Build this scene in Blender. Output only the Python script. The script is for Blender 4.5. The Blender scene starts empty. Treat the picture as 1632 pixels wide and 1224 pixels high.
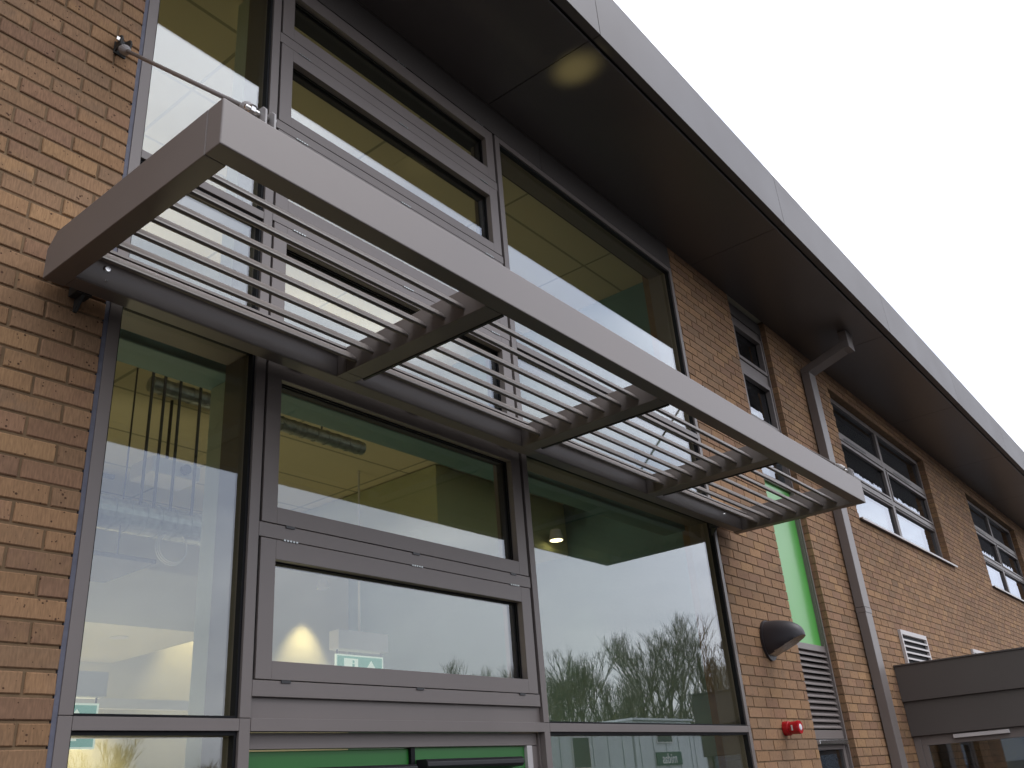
import bpy, bmesh, math, random
from mathutils import Vector, Matrix
random.seed(7)
SC = bpy.context.scene
COL = SC.collection
R_ = math.radians

# ------------------------------------------------------------------ materials
def new_mat(name):
    m = bpy.data.materials.new(name); m.use_nodes = True
    nt = m.node_tree; nt.nodes.clear()
    return m, nt
def N(nt, typ, **kw):
    n = nt.nodes.new(typ)
    for k, v in kw.items():
        if k.startswith('i_'):
            n.inputs[k[2:].replace('_', ' ')].default_value = v
        else:
            setattr(n, k, v)
    return n
def L(nt, a, ao, b, bi): nt.links.new(a.outputs[ao], b.inputs[bi])
def simple(name, col, rough=0.5, metal=0.0, var=0.12, vscale=3.0, bump=0.0, bscale=200.0, spec=0.5, coat=0.0, streak=False, emit=None, estr=0):
    m, nt = new_mat(name)
    out = N(nt, 'ShaderNodeOutputMaterial'); p = N(nt, 'ShaderNodeBsdfPrincipled')
    tc = N(nt, 'ShaderNodeTexCoord')
    mp = N(nt, 'ShaderNodeMapping'); L(nt, tc, 'Object', mp, 'Vector')
    if streak: mp.inputs['Scale'].default_value = (6.0, 6.0, 0.5)
    nz = N(nt, 'ShaderNodeTexNoise'); nz.inputs['Scale'].default_value = vscale; nz.inputs['Detail'].default_value = 5
    L(nt, mp, 'Vector', nz, 'Vector')
    mr = N(nt, 'ShaderNodeMapRange'); mr.inputs['From Min'].default_value = .3; mr.inputs['From Max'].default_value = .7
    mr.inputs['To Min'].default_value = 1 - var; mr.inputs['To Max'].default_value = 1 + var
    L(nt, nz, 'Fac', mr, 'Value')
    mx = N(nt, 'ShaderNodeVectorMath', operation='SCALE'); mx.inputs[0].default_value = col[:3]
    L(nt, mr, 'Result', mx, 'Scale'); L(nt, mx, 'Vector', p, 'Base Color')
    rr = N(nt, 'ShaderNodeMapRange'); rr.inputs['To Min'].default_value = rough * .85; rr.inputs['To Max'].default_value = min(1, rough * 1.15)
    L(nt, nz, 'Fac', rr, 'Value'); L(nt, rr, 'Result', p, 'Roughness')
    p.inputs['Metallic'].default_value = metal
    p.inputs['Specular IOR Level'].default_value = spec
    p.inputs['Coat Weight'].default_value = coat; p.inputs['Coat Roughness'].default_value = .08
    if bump > 0:
        n2 = N(nt, 'ShaderNodeTexNoise'); n2.inputs['Scale'].default_value = bscale; n2.inputs['Detail'].default_value = 3
        L(nt, tc, 'Object', n2, 'Vector')
        b = N(nt, 'ShaderNodeBump'); b.inputs['Strength'].default_value = bump; b.inputs['Distance'].default_value = .002
        L(nt, n2, 'Fac', b, 'Height'); L(nt, b, 'Normal', p, 'Normal')
    if emit:
        p.inputs['Emission Color'].default_value = (*emit, 1); p.inputs['Emission Strength'].default_value = estr
    L(nt, p, 'BSDF', out, 'Surface')
    return m

M = {}
M['frame'] = simple('frame_paint', (.18, .151, .136), .42, var=.06, vscale=2.2, bump=.08, bscale=500, spec=.5)
M['canopy'] = simple('canopy_paint', (.185, .157, .140), .45, var=.07, vscale=2.0, bump=.1, bscale=420, spec=.5)
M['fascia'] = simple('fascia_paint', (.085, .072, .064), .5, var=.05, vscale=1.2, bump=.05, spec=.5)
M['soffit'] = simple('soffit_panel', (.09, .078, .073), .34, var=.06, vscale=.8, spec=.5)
M['gasket'] = simple('black_gasket', (.006, .006, .007), .6, spec=.2)
M['sealant'] = simple('grey_sealant', (.12, .12, .15), .7, var=.2, vscale=20, bump=.4, bscale=90)
M['steel'] = simple('stainless_steel', (.72, .70, .67), .22, metal=1, var=.05)
M['galv'] = simple('galvanised_steel', (.36, .38, .37), .35, metal=.9, var=.25, vscale=30)
M['lug'] = simple('lug_paint', (.3, .28, .27), .45)
M['pipe'] = simple('pipe_paint', (.17, .144, .130), .4, var=.06, bump=.05)
M['greenpanel'] = simple('green_panel', (.085, .36, .06), .3, var=.03, spec=.5, coat=.15)
M['greendoor'] = simple('green_door', (.016, .14, .018), .4, var=.04, spec=.5)
M['black'] = simple('black_plastic', (.012, .011, .013), .35)
M['lampbody'] = simple('dark_lamp_casting', (.035, .03, .034), .5, bump=.3, bscale=300)
M['lens'] = simple('lamp_lens', (.30, .26, .20), .25, var=.25, vscale=40)
M['red'] = simple('red_plastic', (.42, .006, .012), .25, spec=.6)
M['clear'] = simple('beacon_lens', (.75, .72, .74), .1)
M['white'] = simple('white_paint', (.62, .60, .58), .5, var=.05)
M['aluwhite'] = simple('pale_aluminium', (.52, .48, .46), .4, var=.06)
M['wallin'] = simple('interior_plaster', (.66, .62, .48), .8, var=.05, vscale=1)
M['wallgreen'] = simple('interior_green_wall', (.40, .42, .24), .8, var=.06, vscale=1)
M['beam'] = simple('beam_paint', (.10, .20, .20), .5, var=.1)
M['column'] = simple('column_paint', (.58, .66, .60), .5, var=.05)
M['dark'] = simple('dark_steel', (.03, .028, .024), .6)
M['floor'] = simple('interior_floor', (.25, .23, .2), .5, var=.1)
M['asphalt'] = simple('asphalt', (.03, .03, .03), .9, var=.25, vscale=.6, bump=.5, bscale=30)
M['cabin'] = simple('cabin_white', (.66, .68, .68), .5, var=.08, vscale=1.5, streak=True)
M['cabindark'] = simple('cabin_window_dark', (.02, .025, .02), .1)
M['signgreen'] = simple('sign_dark_green', (.03, .09, .06), .5)
M['signwhite'] = simple('sign_white', (.8, .8, .78), .5)
M['cabingreen'] = simple('green_sheeting', (.05, .12, .09), .6, var=.15)
M['bark'] = simple('bark', (.15, .125, .08), .9, var=.3, vscale=4)
M['leaf'] = simple('olive_twigs', (.15, .135, .06), .8, var=.4, vscale=2)
M['exitgreen'] = simple('exit_green', (.02, .28, .18), .4, emit=(.03, .45, .30), estr=.35)
M['exitwhite'] = simple('exit_white', (.8, .85, .8), .4, emit=(.8, 1, .9), estr=.45)
M['lampglow'] = simple('lamp_glow', (1, .9, .6), .4, emit=(1, .85, .5), estr=9)
M['roof'] = simple('roof_sheet', (.2, .2, .2), .5)

def ceiling_mat():
    m, nt = new_mat('ceiling_tiles')
    out = N(nt, 'ShaderNodeOutputMaterial'); p = N(nt, 'ShaderNodeBsdfPrincipled')
    tc = N(nt, 'ShaderNodeTexCoord')
    b = N(nt, 'ShaderNodeTexBrick'); b.offset = 0.0; b.squash = 1.0
    b.inputs['Scale'].default_value = 1; b.inputs['Brick Width'].default_value = 1.2; b.inputs['Row Height'].default_value = .6
    b.inputs['Mortar Size'].default_value = .012; b.inputs['Mortar Smooth'].default_value = .1
    b.inputs['Color1'].default_value = (.60, .54, .36, 1); b.inputs['Color2'].default_value = (.56, .50, .34, 1); b.inputs['Mortar'].default_value = (.30, .28, .18, 1)
    L(nt, tc, 'Object', b, 'Vector'); L(nt, b, 'Color', p, 'Base Color')
    p.inputs['Roughness'].default_value = .9
    L(nt, p, 'BSDF', out, 'Surface'); return m
M['ceil'] = ceiling_mat()

def glass_mat(name, tint, r0=.06, wav=.0, wscale=3.0):
    """double glazing: tinted see-through with an angle dependent mirror, two faces"""
    m, nt = new_mat(name)
    out = N(nt, 'ShaderNodeOutputMaterial')
    tr = N(nt, 'ShaderNodeBsdfTransparent'); tr.inputs['Color'].default_value = (*tint, 1)
    gl = N(nt, 'ShaderNodeBsdfGlossy'); gl.inputs['Roughness'].default_value = 0.0; gl.inputs['Color'].default_value = (.88, .92, 1, 1)
    geo = N(nt, 'ShaderNodeNewGeometry')
    dt = N(nt, 'ShaderNodeVectorMath', operation='DOT_PRODUCT'); L(nt, geo, 'Incoming', dt, 0); L(nt, geo, 'True Normal', dt, 1)
    ab = N(nt, 'ShaderNodeMath', operation='ABSOLUTE'); L(nt, dt, 'Value', ab, 0)
    om = N(nt, 'ShaderNodeMath', operation='SUBTRACT'); om.inputs[0].default_value = 1; L(nt, ab, 0, om, 1)
    pw = N(nt, 'ShaderNodeMath', operation='POWER'); L(nt, om, 0, pw, 0); pw.inputs[1].default_value = 4.2
    ma = N(nt, 'ShaderNodeMath', operation='MULTIPLY_ADD'); L(nt, pw, 0, ma, 0); ma.inputs[1].default_value = 1 - r0; ma.inputs[2].default_value = r0
    mx = N(nt, 'ShaderNodeMixShader'); L(nt, ma, 0, mx, 'Fac'); L(nt, tr, 'BSDF', mx, 1); L(nt, gl, 'BSDF', mx, 2)
    if wav > 0:
        tc = N(nt, 'ShaderNodeTexCoord'); nz = N(nt, 'ShaderNodeTexNoise'); nz.inputs['Scale'].default_value = wscale; nz.inputs['Detail'].default_value = 1
        L(nt, tc, 'Object', nz, 'Vector')
        b = N(nt, 'ShaderNodeBump'); b.inputs['Strength'].default_value = wav; b.inputs['Distance'].default_value = .01
        L(nt, nz, 'Fac', b, 'Height'); L(nt, b, 'Normal', gl, 'Normal')
    L(nt, mx, 'Shader', out, 'Surface'); return m
M['glass'] = glass_mat('green_tint_glazing', (.86, .875, .81), .122, .004, 1.2)
M['glassfar'] = glass_mat('window_glazing', (.55, .60, .58), .13, .05, 7.0)

def brick_mat():
    m, nt = new_mat('multi_stock_brick')
    out = N(nt, 'ShaderNodeOutputMaterial'); p = N(nt, 'ShaderNodeBsdfPrincipled')
    tc = N(nt, 'ShaderNodeTexCoord')
    a = N(nt, 'ShaderNodeAttribute', attribute_name='brick_a'); b = N(nt, 'ShaderNodeAttribute', attribute_name='brick_b')
    nz = N(nt, 'ShaderNodeTexNoise'); nz.inputs['Scale'].default_value = 9; nz.inputs['Detail'].default_value = 4; nz.inputs['Roughness'].default_value = .6
    L(nt, tc, 'Object', nz, 'Vector')
    r = N(nt, 'ShaderNodeMapRange'); r.inputs['From Min'].default_value = .4; r.inputs['From Max'].default_value = .6; L(nt, nz, 'Fac', r, 'Value')
    mx = N(nt, 'ShaderNodeMix', data_type='RGBA'); L(nt, r, 'Result', mx, 'Factor'); nt.links.new(a.outputs['Color'], mx.inputs[6]); nt.links.new(b.outputs['Color'], mx.inputs[7])
    # drag marks: fine vertical streaks
    mp = N(nt, 'ShaderNodeMapping'); mp.inputs['Scale'].default_value = (160, 160, 30); L(nt, tc, 'Object', mp, 'Vector')
    n2 = N(nt, 'ShaderNodeTexNoise'); n2.inputs['Scale'].default_value = 1; n2.inputs['Detail'].default_value = 3; L(nt, mp, 'Vector', n2, 'Vector')
    s = N(nt, 'ShaderNodeMapRange'); s.inputs['From Min'].default_value = .3; s.inputs['From Max'].default_value = .7; s.inputs['To Min'].default_value = .80; s.inputs['To Max'].default_value = 1.16; L(nt, n2, 'Fac', s, 'Value')
    sc = N(nt, 'ShaderNodeVectorMath', operation='SCALE'); nt.links.new(mx.outputs[2], sc.inputs[0]); L(nt, s, 'Result', sc, 'Scale')
    # pits
    n3 = N(nt, 'ShaderNodeTexVoronoi'); n3.inputs['Scale'].default_value = 55; n3.inputs['Randomness'].default_value = 1; L(nt, tc, 'Object', n3, 'Vector')
    n4 = N(nt, 'ShaderNodeTexNoise'); n4.inputs['Scale'].default_value = 22; L(nt, tc, 'Object', n4, 'Vector')
    ad = N(nt, 'ShaderNodeMapRange'); ad.inputs['From Min'].default_value = .45; ad.inputs['From Max'].default_value = .7; ad.inputs['To Min'].default_value = .02; ad.inputs['To Max'].default_value = .3; L(nt, n4, 'Fac', ad, 'Value')
    lt = N(nt, 'ShaderNodeMath', operation='LESS_THAN'); L(nt, n3, 'Distance', lt, 0); L(nt, ad, 'Result', lt, 1)
    pm = N(nt, 'ShaderNodeMix', data_type='RGBA'); L(nt, lt, 0, pm, 'Factor'); nt.links.new(sc.outputs[0], pm.inputs[6]); pm.inputs[7].default_value = (.085, .04, .022, 1)
    # broad staining
    n5 = N(nt, 'ShaderNodeTexNoise'); n5.inputs['Scale'].default_value = .9; n5.inputs['Detail'].default_value = 5; L(nt, tc, 'Object', n5, 'Vector')
    st = N(nt, 'ShaderNodeMapRange'); st.inputs['From Min'].default_value = .3; st.inputs['From Max'].default_value = .7; st.inputs['To Min'].default_value = .88; st.inputs['To Max'].default_value = 1.1; L(nt, n5, 'Fac', st, 'Value')
    s2 = N(nt, 'ShaderNodeVectorMath', operation='SCALE'); nt.links.new(pm.outputs[2], s2.inputs[0]); L(nt, st, 'Result', s2, 'Scale')
    L(nt, s2, 'Vector', p, 'Base Color'); p.inputs['Roughness'].default_value = .88; p.inputs['Specular IOR Level'].default_value = .3
    hb = N(nt, 'ShaderNodeMath', operation='SUBTRACT'); L(nt, n2, 'Fac', hb, 0); L(nt, lt, 0, hb, 1)
    bp = N(nt, 'ShaderNodeBump'); bp.inputs['Strength'].default_value = .5; bp.inputs['Distance'].default_value = .002; L(nt, hb, 0, bp, 'Height'); L(nt, bp, 'Normal', p, 'Normal')
    L(nt, p, 'BSDF', out, 'Surface'); return m
M['brick'] = brick_mat()
M['mortar'] = simple('mortar', (.19, .12, .062), .95, var=.2, vscale=12, bump=.6, bscale=150)

# ------------------------------------------------------------------ mesh builder
class MB:
    def __init__(s): s.v = []; s.f = []; s.mi = []; s.mats = []
    def mat(s, m):
        if m not in s.mats: s.mats.append(m)
        return s.mats.index(m)
    def poly(s, pts, m=None):
        i = len(s.v); s.v += [tuple(p) for p in pts]; s.f.append(tuple(range(i, i + len(pts)))); s.mi.append(s.mat(m) if m else 0)
    def box(s, x0, x1, y0, y1, z0, z1, m=None):
        if x1 < x0: x0, x1 = x1, x0
        if y1 < y0: y0, y1 = y1, y0
        if z1 < z0: z0, z1 = z1, z0
        i = len(s.v)
        s.v += [(x0,y0,z0),(x1,y0,z0),(x1,y1,z0),(x0,y1,z0),(x0,y0,z1),(x1,y0,z1),(x1,y1,z1),(x0,y1,z1)]
        for q in ((0,3,2,1),(4,5,6,7),(0,1,5,4),(1,2,6,5),(2,3,7,6),(3,0,4,7)):
            s.f.append(tuple(i + k for k in q)); s.mi.append(s.mat(m) if m else 0)
        return s
    def ring(s, x0, x1, z0, z1, ix0, ix1, iz0, iz1, y0, y1, m=None):
        """rectangular frame in the XZ plane with real depth"""
        s.box(x0, ix0, y0, y1, z0, z1, m); s.box(ix1, x1, y0, y1, z0, z1, m)
        s.box(ix0, ix1, y0, y1, z0, iz0, m); s.box(ix0, ix1, y0, y1, iz1, z1, m); return s
    def tube(s, a, b, r0, r1=None, n=12, caps=True, m=None):
        a = Vector(a); b = Vector(b); r1 = r0 if r1 is None else r1
        d = (b - a).normalized(); u = d.orthogonal().normalized(); w = d.cross(u)
        i = len(s.v)
        for c, r in ((a, r0), (b, r1)):
            for k in range(n):
                t = 2 * math.pi * k / n; s.v.append(tuple(c + r * (math.cos(t) * u + math.sin(t) * w)))
        mi = s.mat(m) if m else 0
        for k in range(n):
            s.f.append((i + k, i + (k + 1) % n, i + n + (k + 1) % n, i + n + k)); s.mi.append(mi)
        if caps:
            s.f.append(tuple(i + k for k in reversed(range(n)))); s.mi.append(mi)
            s.f.append(tuple(i + n + k for k in range(n))); s.mi.append(mi)
        return s
    def prism_x(s, prof, x0, x1, m=None):
        """profile of (y,z) points extruded along x"""
        n = len(prof); i = len(s.v)
        s.v += [(x0, y, z) for y, z in prof] + [(x1, y, z) for y, z in prof]
        mi = s.mat(m) if m else 0
        for k in range(n): s.f.append((i + k, i + (k + 1) % n, i + n + (k + 1) % n, i + n + k)); s.mi.append(mi)
        s.f.append(tuple(i + k for k in reversed(range(n)))); s.mi.append(mi)
        s.f.append(tuple(i + n + k for k in range(n))); s.mi.append(mi); return s
    def build(s, name, mat=None, parent=None, bevel=0, smooth=False, fixn=True):
        me = bpy.data.meshes.new(name); me.from_pydata(s.v, [], s.f)
        if mat: me.materials.append(mat)
        else:
            for m in s.mats: me.materials.append(m)
            me.polygons.foreach_set('material_index', s.mi)
        if fixn:
            bm = bmesh.new(); bm.from_mesh(me); bmesh.ops.recalc_face_normals(bm, faces=bm.faces); bm.to_mesh(me); bm.free()
        me.update()
        o = bpy.data.objects.new(name, me); COL.objects.link(o)
        if parent: o.parent = parent
        if smooth:
            for p in me.polygons: p.use_smooth = True
        if bevel:
            b = o.modifiers.new('bevel', 'BEVEL'); b.width = bevel; b.segments = 2; b.limit_method = 'ANGLE'
        return o

def empty(name, loc=(0, 0, 0), label=None, cat=None, group=None, kind=None):
    o = bpy.data.objects.new(name, None); COL.objects.link(o); o.location = loc; o.empty_display_size = .1
    tag(o, label, cat, group, kind); return o
def tag(o, label=None, cat=None, group=None, kind=None):
    if label: o['label'] = label
    if cat: o['category'] = cat
    if group: o['group'] = group
    if kind: o['kind'] = kind
    return o
def box(name, m, par, *a, bevel=0):
    return MB().box(*a).build(name, m, par, bevel=bevel)
def copy_tree(o, parent=None):
    c = o.copy(); COL.objects.link(c); c.parent = parent
    for ch in list(o.children): copy_tree(ch, c)
    return c

# ------------------------------------------------------------------ camera (measured from the photo's vanishing points)
VX = (2040.7, 1169.4); VZ = (559.0, -2500.0); PC = (816.0, 612.0)
F = math.sqrt(-((VX[0]-PC[0])*(VZ[0]-PC[0]) + (VX[1]-PC[1])*(VZ[1]-PC[1])))
def cdir(p): return Vector(((p[0]-PC[0])/F, -(p[1]-PC[1])/F, -1.0)).normalized()
X_, Z_ = cdir(VX), cdir(VZ); X_ = (X_ - X_.dot(Z_) * Z_).normalized(); Y_ = Z_.cross(X_)
rot = Matrix((X_, Y_, Z_))
cam = bpy.data.cameras.new('camera'); co = bpy.data.objects.new('camera', cam); COL.objects.link(co)
co.matrix_world = Matrix.Translation((0, -2.96, 1.7)) @ rot.to_4x4()
cam.sensor_width = 36; cam.lens = 36 * F / 1632; cam.clip_end = 2000; cam.clip_start = .02
SC.camera = co
CAM = Vector((0, -2.96, 1.7))
SOFZ = 6.14

# ------------------------------------------------------------------ ground
g = MB(); g.box(-400, 400, -400, 400, -.3, 0)
go = g.build('ground', M['asphalt']); tag(go, kind='structure')

# ------------------------------------------------------------------ the building
B = empty('school_building', (0, 0, 0), 'two storey brick building with tall glazed entrance bay and deep dark eaves', 'building')

OPEN = [  # x0, x1, z0, z1 openings in the brick
    (1.44, 6.50, -1, 9), (7.71, 8.60, -1, 9),
    (10.36, 14.33, 4.269, 5.919), (16.84, 20.81, 4.269, 5.919), (23.32, 27.29, 4.269, 5.919)]
ZJ, XJ = .069, .213
XW0, XW1 = -1.6, 30.0
def solid(z0, z1):
    iv = [(XW0, XW1)]
    zc = (z0 + z1) / 2
    for a, b, c, d in OPEN:
        if c < zc < d:
            nv = []
            for p, q in iv:
                if b <= p or a >= q: nv.append((p, q)); continue
                if a > p: nv.append((p, a))
                if b < q: nv.append((b, q))
            iv = nv
    return iv
PAL = [((.34,.185,.088), 4), ((.265,.150,.080), 4), ((.275,.145,.083), 4), ((.235,.142,.082), 3), ((.38,.215,.098), 2), ((.24,.128,.078), 2), ((.31,.175,.09), 4)]
PM = (.280, .170, .092)
PAL = [(tuple(PM[i] + (c[i] - PM[i]) * .62 + .004 for i in range(3)), w) for c, w in PAL]
PB = [c for c, w in PAL for _ in range(w)]
def bricks():
    V, Fc, ca, cb = [], [], [], []
    rnd = random.Random(11)
    for k in range(0, 82):
        z0 = ZJ + .075 * k + .005; z1 = z0 + .065
        z1 = min(z1, SOFZ + .02)
        if z1 - z0 < .02: continue
        off = XJ if k % 2 else XJ + .1125
        for a, b in solid(z0, z1):
            j = math.floor((a - off) / .225); x = off + j * .225
            while x < b:
                p, q = max(x + .005, a), min(x + .22, b); x += .225
                if q - p < .035: continue
                dy = rnd.uniform(-.0012, .0012); y0 = dy; y1 = .10
                i = len(V); c = .0035
                near = p < 2.2
                ja = lambda s=.0012: rnd.uniform(-s, s)
                pts = [(p+ja(), z0+ja()), (q+ja(), z0+ja()), (q+ja(), z1+ja()), (p+ja(), z1+ja())]
                if near:
                    V += [(px + (c if n in (0, 3) else -c), y0, pz + (c if n < 2 else -c)) for n, (px, pz) in enumerate(pts)]
                    V += [(px, y0 + c, pz) for px, pz in pts]
                    V += [(px, y1, pz) for px, pz in pts]
                    fs = [(0,1,2,3)] + [(4+n, 4+(n+1)%4, (n+1)%4, n) for n in range(4)] + [(8+n, 8+(n+1)%4, 4+(n+1)%4, 4+n) for n in range(4)]
                else:
                    V += [(px, y0, pz) for px, pz in pts]; V += [(px, y1, pz) for px, pz in pts]
                    fs = [(0,1,2,3)] + [(4+n, 4+(n+1)%4, (n+1)%4, n) for n in range(4)]
                A = rnd.choice(PB); Bc = rnd.choice(PB) if rnd.random() < .55 else A
                s = rnd.uniform(.88, 1.10); A = tuple(t * s for t in A); Bc = tuple(t * s for t in Bc)
                for f in fs:
                    Fc.append(tuple(i + t for t in f)); ca.append(A); cb.append(Bc)
    me = bpy.data.meshes.new('brickwork'); me.from_pydata(V, [], Fc); me.materials.append(M['brick'])
    for nm, cc in (('brick_a', ca), ('brick_b', cb)):
        at = me.color_attributes.new(nm, 'FLOAT_COLOR', 'CORNER')
        arr = []
        for f, c in zip(Fc, cc): arr += [c[0], c[1], c[2], 1.0] * len(f)
        at.data.foreach_set('color', arr)
    me.update()
    o = bpy.data.objects.new('brickwork', me); COL.objects.link(o); o.parent = B
    return o
bricks()
# mortar and backing wall
mb = MB()
zs = [0, 4.269, 5.919, SOFZ + .03]
for z0, z1 in zip(zs[:-1], zs[1:]):
    for a, b in solid(z0 + .01, z1 - .01):
        mb.box(a + (.005 if a > XW0 else 0), b - (.005 if b < XW1 else 0), .006, .30, z0, z1)
mb.build('wall', M['mortar'], B)
# upper wall above soffit, roof slab, end and back walls
box('wall', M['wallin'], B, XW0, XW1, .02, .30, SOFZ + .04, 6.66)
box('roof', M['roof'], B, XW0, XW1, -.88, 9.2, 6.662, 6.75)
box('wall', M['wallin'], B, XW0, XW0 + .2, .31, 9, 0, 6.6)
box('wall', M['wallin'], B, XW1 - .2, XW1, .31, 9, 0, 6.6)
box('wall', M['wallin'], B, XW0 + .21, XW1 - .21, 8.8, 9, 0, 6.6)

# soffit panels with 3 m joints and fascia
JX = [-2.0 + 0, .97, 3.955, 6.94, 9.935, 12.96, 15.96, 18.96, 21.96, 24.96, 27.96, 30.0]
sf = MB()
for a, b in zip(JX[:-1], JX[1:]):
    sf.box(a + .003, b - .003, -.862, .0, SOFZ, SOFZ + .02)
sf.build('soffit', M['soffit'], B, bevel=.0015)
sb = MB().box(-2, 30, -.89, .02, SOFZ + .035, SOFZ + .055)
sb.build('soffit_backing', M['gasket'], B)
fa = MB()
for a, b in zip(JX[:-1], JX[1:]):
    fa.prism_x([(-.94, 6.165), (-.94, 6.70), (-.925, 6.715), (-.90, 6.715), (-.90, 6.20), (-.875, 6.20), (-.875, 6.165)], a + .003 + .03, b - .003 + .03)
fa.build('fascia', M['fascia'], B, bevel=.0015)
MB().box(-2, 30, -.897, -.892, 6.20, 6.66).build('fascia_backing', M['gasket'], B)

# ---------------- curtain wall
FR = M['frame']
def cap(name, x0, x1, z0, z1, y0=0.0, y1=.035, b=.0015): return box(name, FR, B, x0, x1, y0, y1, z0, z1, bevel=b)
Z0, ZT = 0.0, 5.90
# vertical caps (cut at the transom like the photo)
for (x0, x1) in ((1.458, 1.505), (2.131, 2.179), (4.003, 4.051), (6.452, 6.496)):
    for (za, zb) in ((Z0, 2.0375), (2.0395, 5.905)):
        cap('mullion', x0, x1, za, zb)
    MB().box(x0 - .012, x1 + .012, .0355, .21, Z0, 5.90).build('mullion_box', M['gasket'] if False else FR, B)
MB().box(1.4405, 1.4575, .004, .06, 0, SOFZ - .002).build('sealant_joint', M['sealant'], B)
MB().box(6.4965, 6.4995, .002, .06, 0, SOFZ - .002).build('sealant_joint', M['white'], B)
# head panels over the glazing, joint at 4.55
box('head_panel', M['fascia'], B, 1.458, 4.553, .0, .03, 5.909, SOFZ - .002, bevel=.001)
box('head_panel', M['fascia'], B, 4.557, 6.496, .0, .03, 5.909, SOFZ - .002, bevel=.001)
box('head_box', M['gasket'], B, 1.458, 6.496, .031, .25, 5.91, SOFZ - .002)
# bays 1 and 3: transom caps, gaskets and panes
def bay(x0, x1, rows, tr):
    for (a, b) in tr:
        cap('transom', x0 + .001, x1 - .001, a, b, .0, .034)
        MB().box(x0 + .012, x1 - .012, .0345, .20, a - .006, b + .006).build('transom_box', FR, B)
    for (a, b) in rows:
        gk = MB(); gk.ring(x0 + .002, x1 - .002, a, b, x0 + .008, x1 - .013, a + .008, b - .012, .012, .044); gk.build('gasket', M['gasket'], B)
        MB().box(x0 + .006, x1 - .010,   .0455, .0515, a + .004, b - .004).build('pane', M['glass'], B)
bay(1.505, 2.131, [(0.25, 1.992), (2.039, 3.555), (3.625, 4.248), (4.293, 5.86)], [(1.994, 2.037), (3.557, 3.623), (4.25, 4.291), (5.862, 5.905)])
bay(4.051, 6.452, [(0.25, 1.992), (2.039, 3.555), (3.625, 4.248), (4.293, 5.86)], [(1.994, 2.037), (3.557, 3.623), (4.25, 4.291), (5.862, 5.905)])
box('threshold', FR, B, 1.505, 2.131, 0, .1, 0, .248); box('threshold', FR, B, 4.051, 6.452, 0, .1, 0, .248)
# centre bay: fixed rails
SX0, SX1 = 2.192, 3.977
sash = [(2.180, 2.732, 2.250, 2.650), (2.799, 3.531, 2.870, 3.459), (3.640, 4.269, 3.715, 4.178), (4.339, 4.830, 4.427, 4.752), (4.890, 5.408, 4.950, 5.330), (5.480, 5.898, 5.560, 5.810)]
rails = [(2.117, 2.1765), (2.7355, 2.7955), (3.5345, 3.6365), (4.2725, 4.3355), (4.8335, 4.8865), (5.4115, 5.4765)]
for a, b in rails: cap('transom', 2.181, 3.987, a, b, .001, .05)
box('side_rail', M['gasket'], B, 2.1805, 2.1905, .012, .06, 2.117, 5.905)
box('side_rail', M['gasket'], B, 3.9785, 4.0025, .018, .06, 2.117, 5.905)
box('infill_panel', FR, B, 2.180, 4.002, .022, .05, 2.0405, 2.1165, bevel=.001)
box('transom', FR, B, 2.180, 4.002, -.002, .04, 1.993, 2.039, bevel=.0015)
box('infill_panel', FR, B, 2.180, 3.985, .045, .08, 1.934, 1.992, bevel=.001)
for i, (za, zb, ia, ib) in enumerate(sash):
    w = empty('opening_window', (SX0, 0, za)); w.parent = B
    ix0, ix1 = 2.267, 3.897
    def P_(mb, name, m, bevel=0):
        o = mb.build(name, m, w, bevel=bevel); o.location = (-SX0, 0, -za); return o
    P_(MB().ring(SX0, SX1, za, zb, ix0, ix1, ia, ib, 0.0, .038), 'frame', FR, .0015)
    P_(MB().ring(ix0 - .01, ix1 + .01, ia - .01, ib + .01, ix0 + .004, ix1 - .006, ia + .003, ib - .006, .0385, .046), 'gasket', M['gasket'])
    P_(MB().box(ix0 - .005, ix1 + .005, .0465, .0525, ia - .005, ib + .005), 'pane', M['glass'])
    P_(MB().ring(SX0 + .01, SX1 - .01, za + .01, zb - .01, ix0 + .0, ix1 - .0, ia, ib, .072, .11), 'inner_frame', M['gasket'])
    for hx in (2.34, 3.092, 3.842):
        h = MB()
        for t in range(5): h.box(hx - .038 + t * .0158, hx - .038 + t * .0158 + .010, -.005, .004, zb - .002, zb + .005)
        P_(h, 'hinge', M['galv'])
        if i < 2: P_(MB().box(hx - .028, hx + .018, -.004, -.0005, za - .0115, za - .001), 'drain_cover', M['black'])
# doors below
D = empty('double_door', (2.2, 0, 0)); D.parent = B
def PD(mb, name, m, bevel=0):
    o = mb.build(name, m, D, bevel=bevel); o.location = (-2.2, 0, 0); return o
PD(MB().box(2.182, 3.075, .07, .12, 0, 1.928), 'door_leaf', M['greendoor'], .003)
PD(MB().box(3.10, 3.90, .062, .112, 0, 1.932), 'door_leaf', M['greendoor'], .003)
PD(MB().box(3.075, 3.10, .055, .10, 0, 1.933), 'meeting_strip', M['gasket'])
PD(MB().box(3.902, 3.945, .045, .12, 0, 1.933), 'door_frame', M['aluwhite'], .002)
PD(MB().box(3.947, 4.002, .05, .12, 0, 1.933), 'door_frame', FR, .002)
PD(MB().prism_x([(.06, 1.835), (.0, 1.838), (-.012, 1.85), (-.012, 1.868), (.0, 1.880), (.06, 1.882)], 3.11, 3.80), 'door_closer', M['black'], .002)
PD(MB().prism_x([(.068, 1.822), (.01, 1.825), (0, 1.835), (0, 1.852), (.01, 1.862), (.068, 1.864)], 2.42, 3.06), 'door_closer', M['black'], .002)

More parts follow.
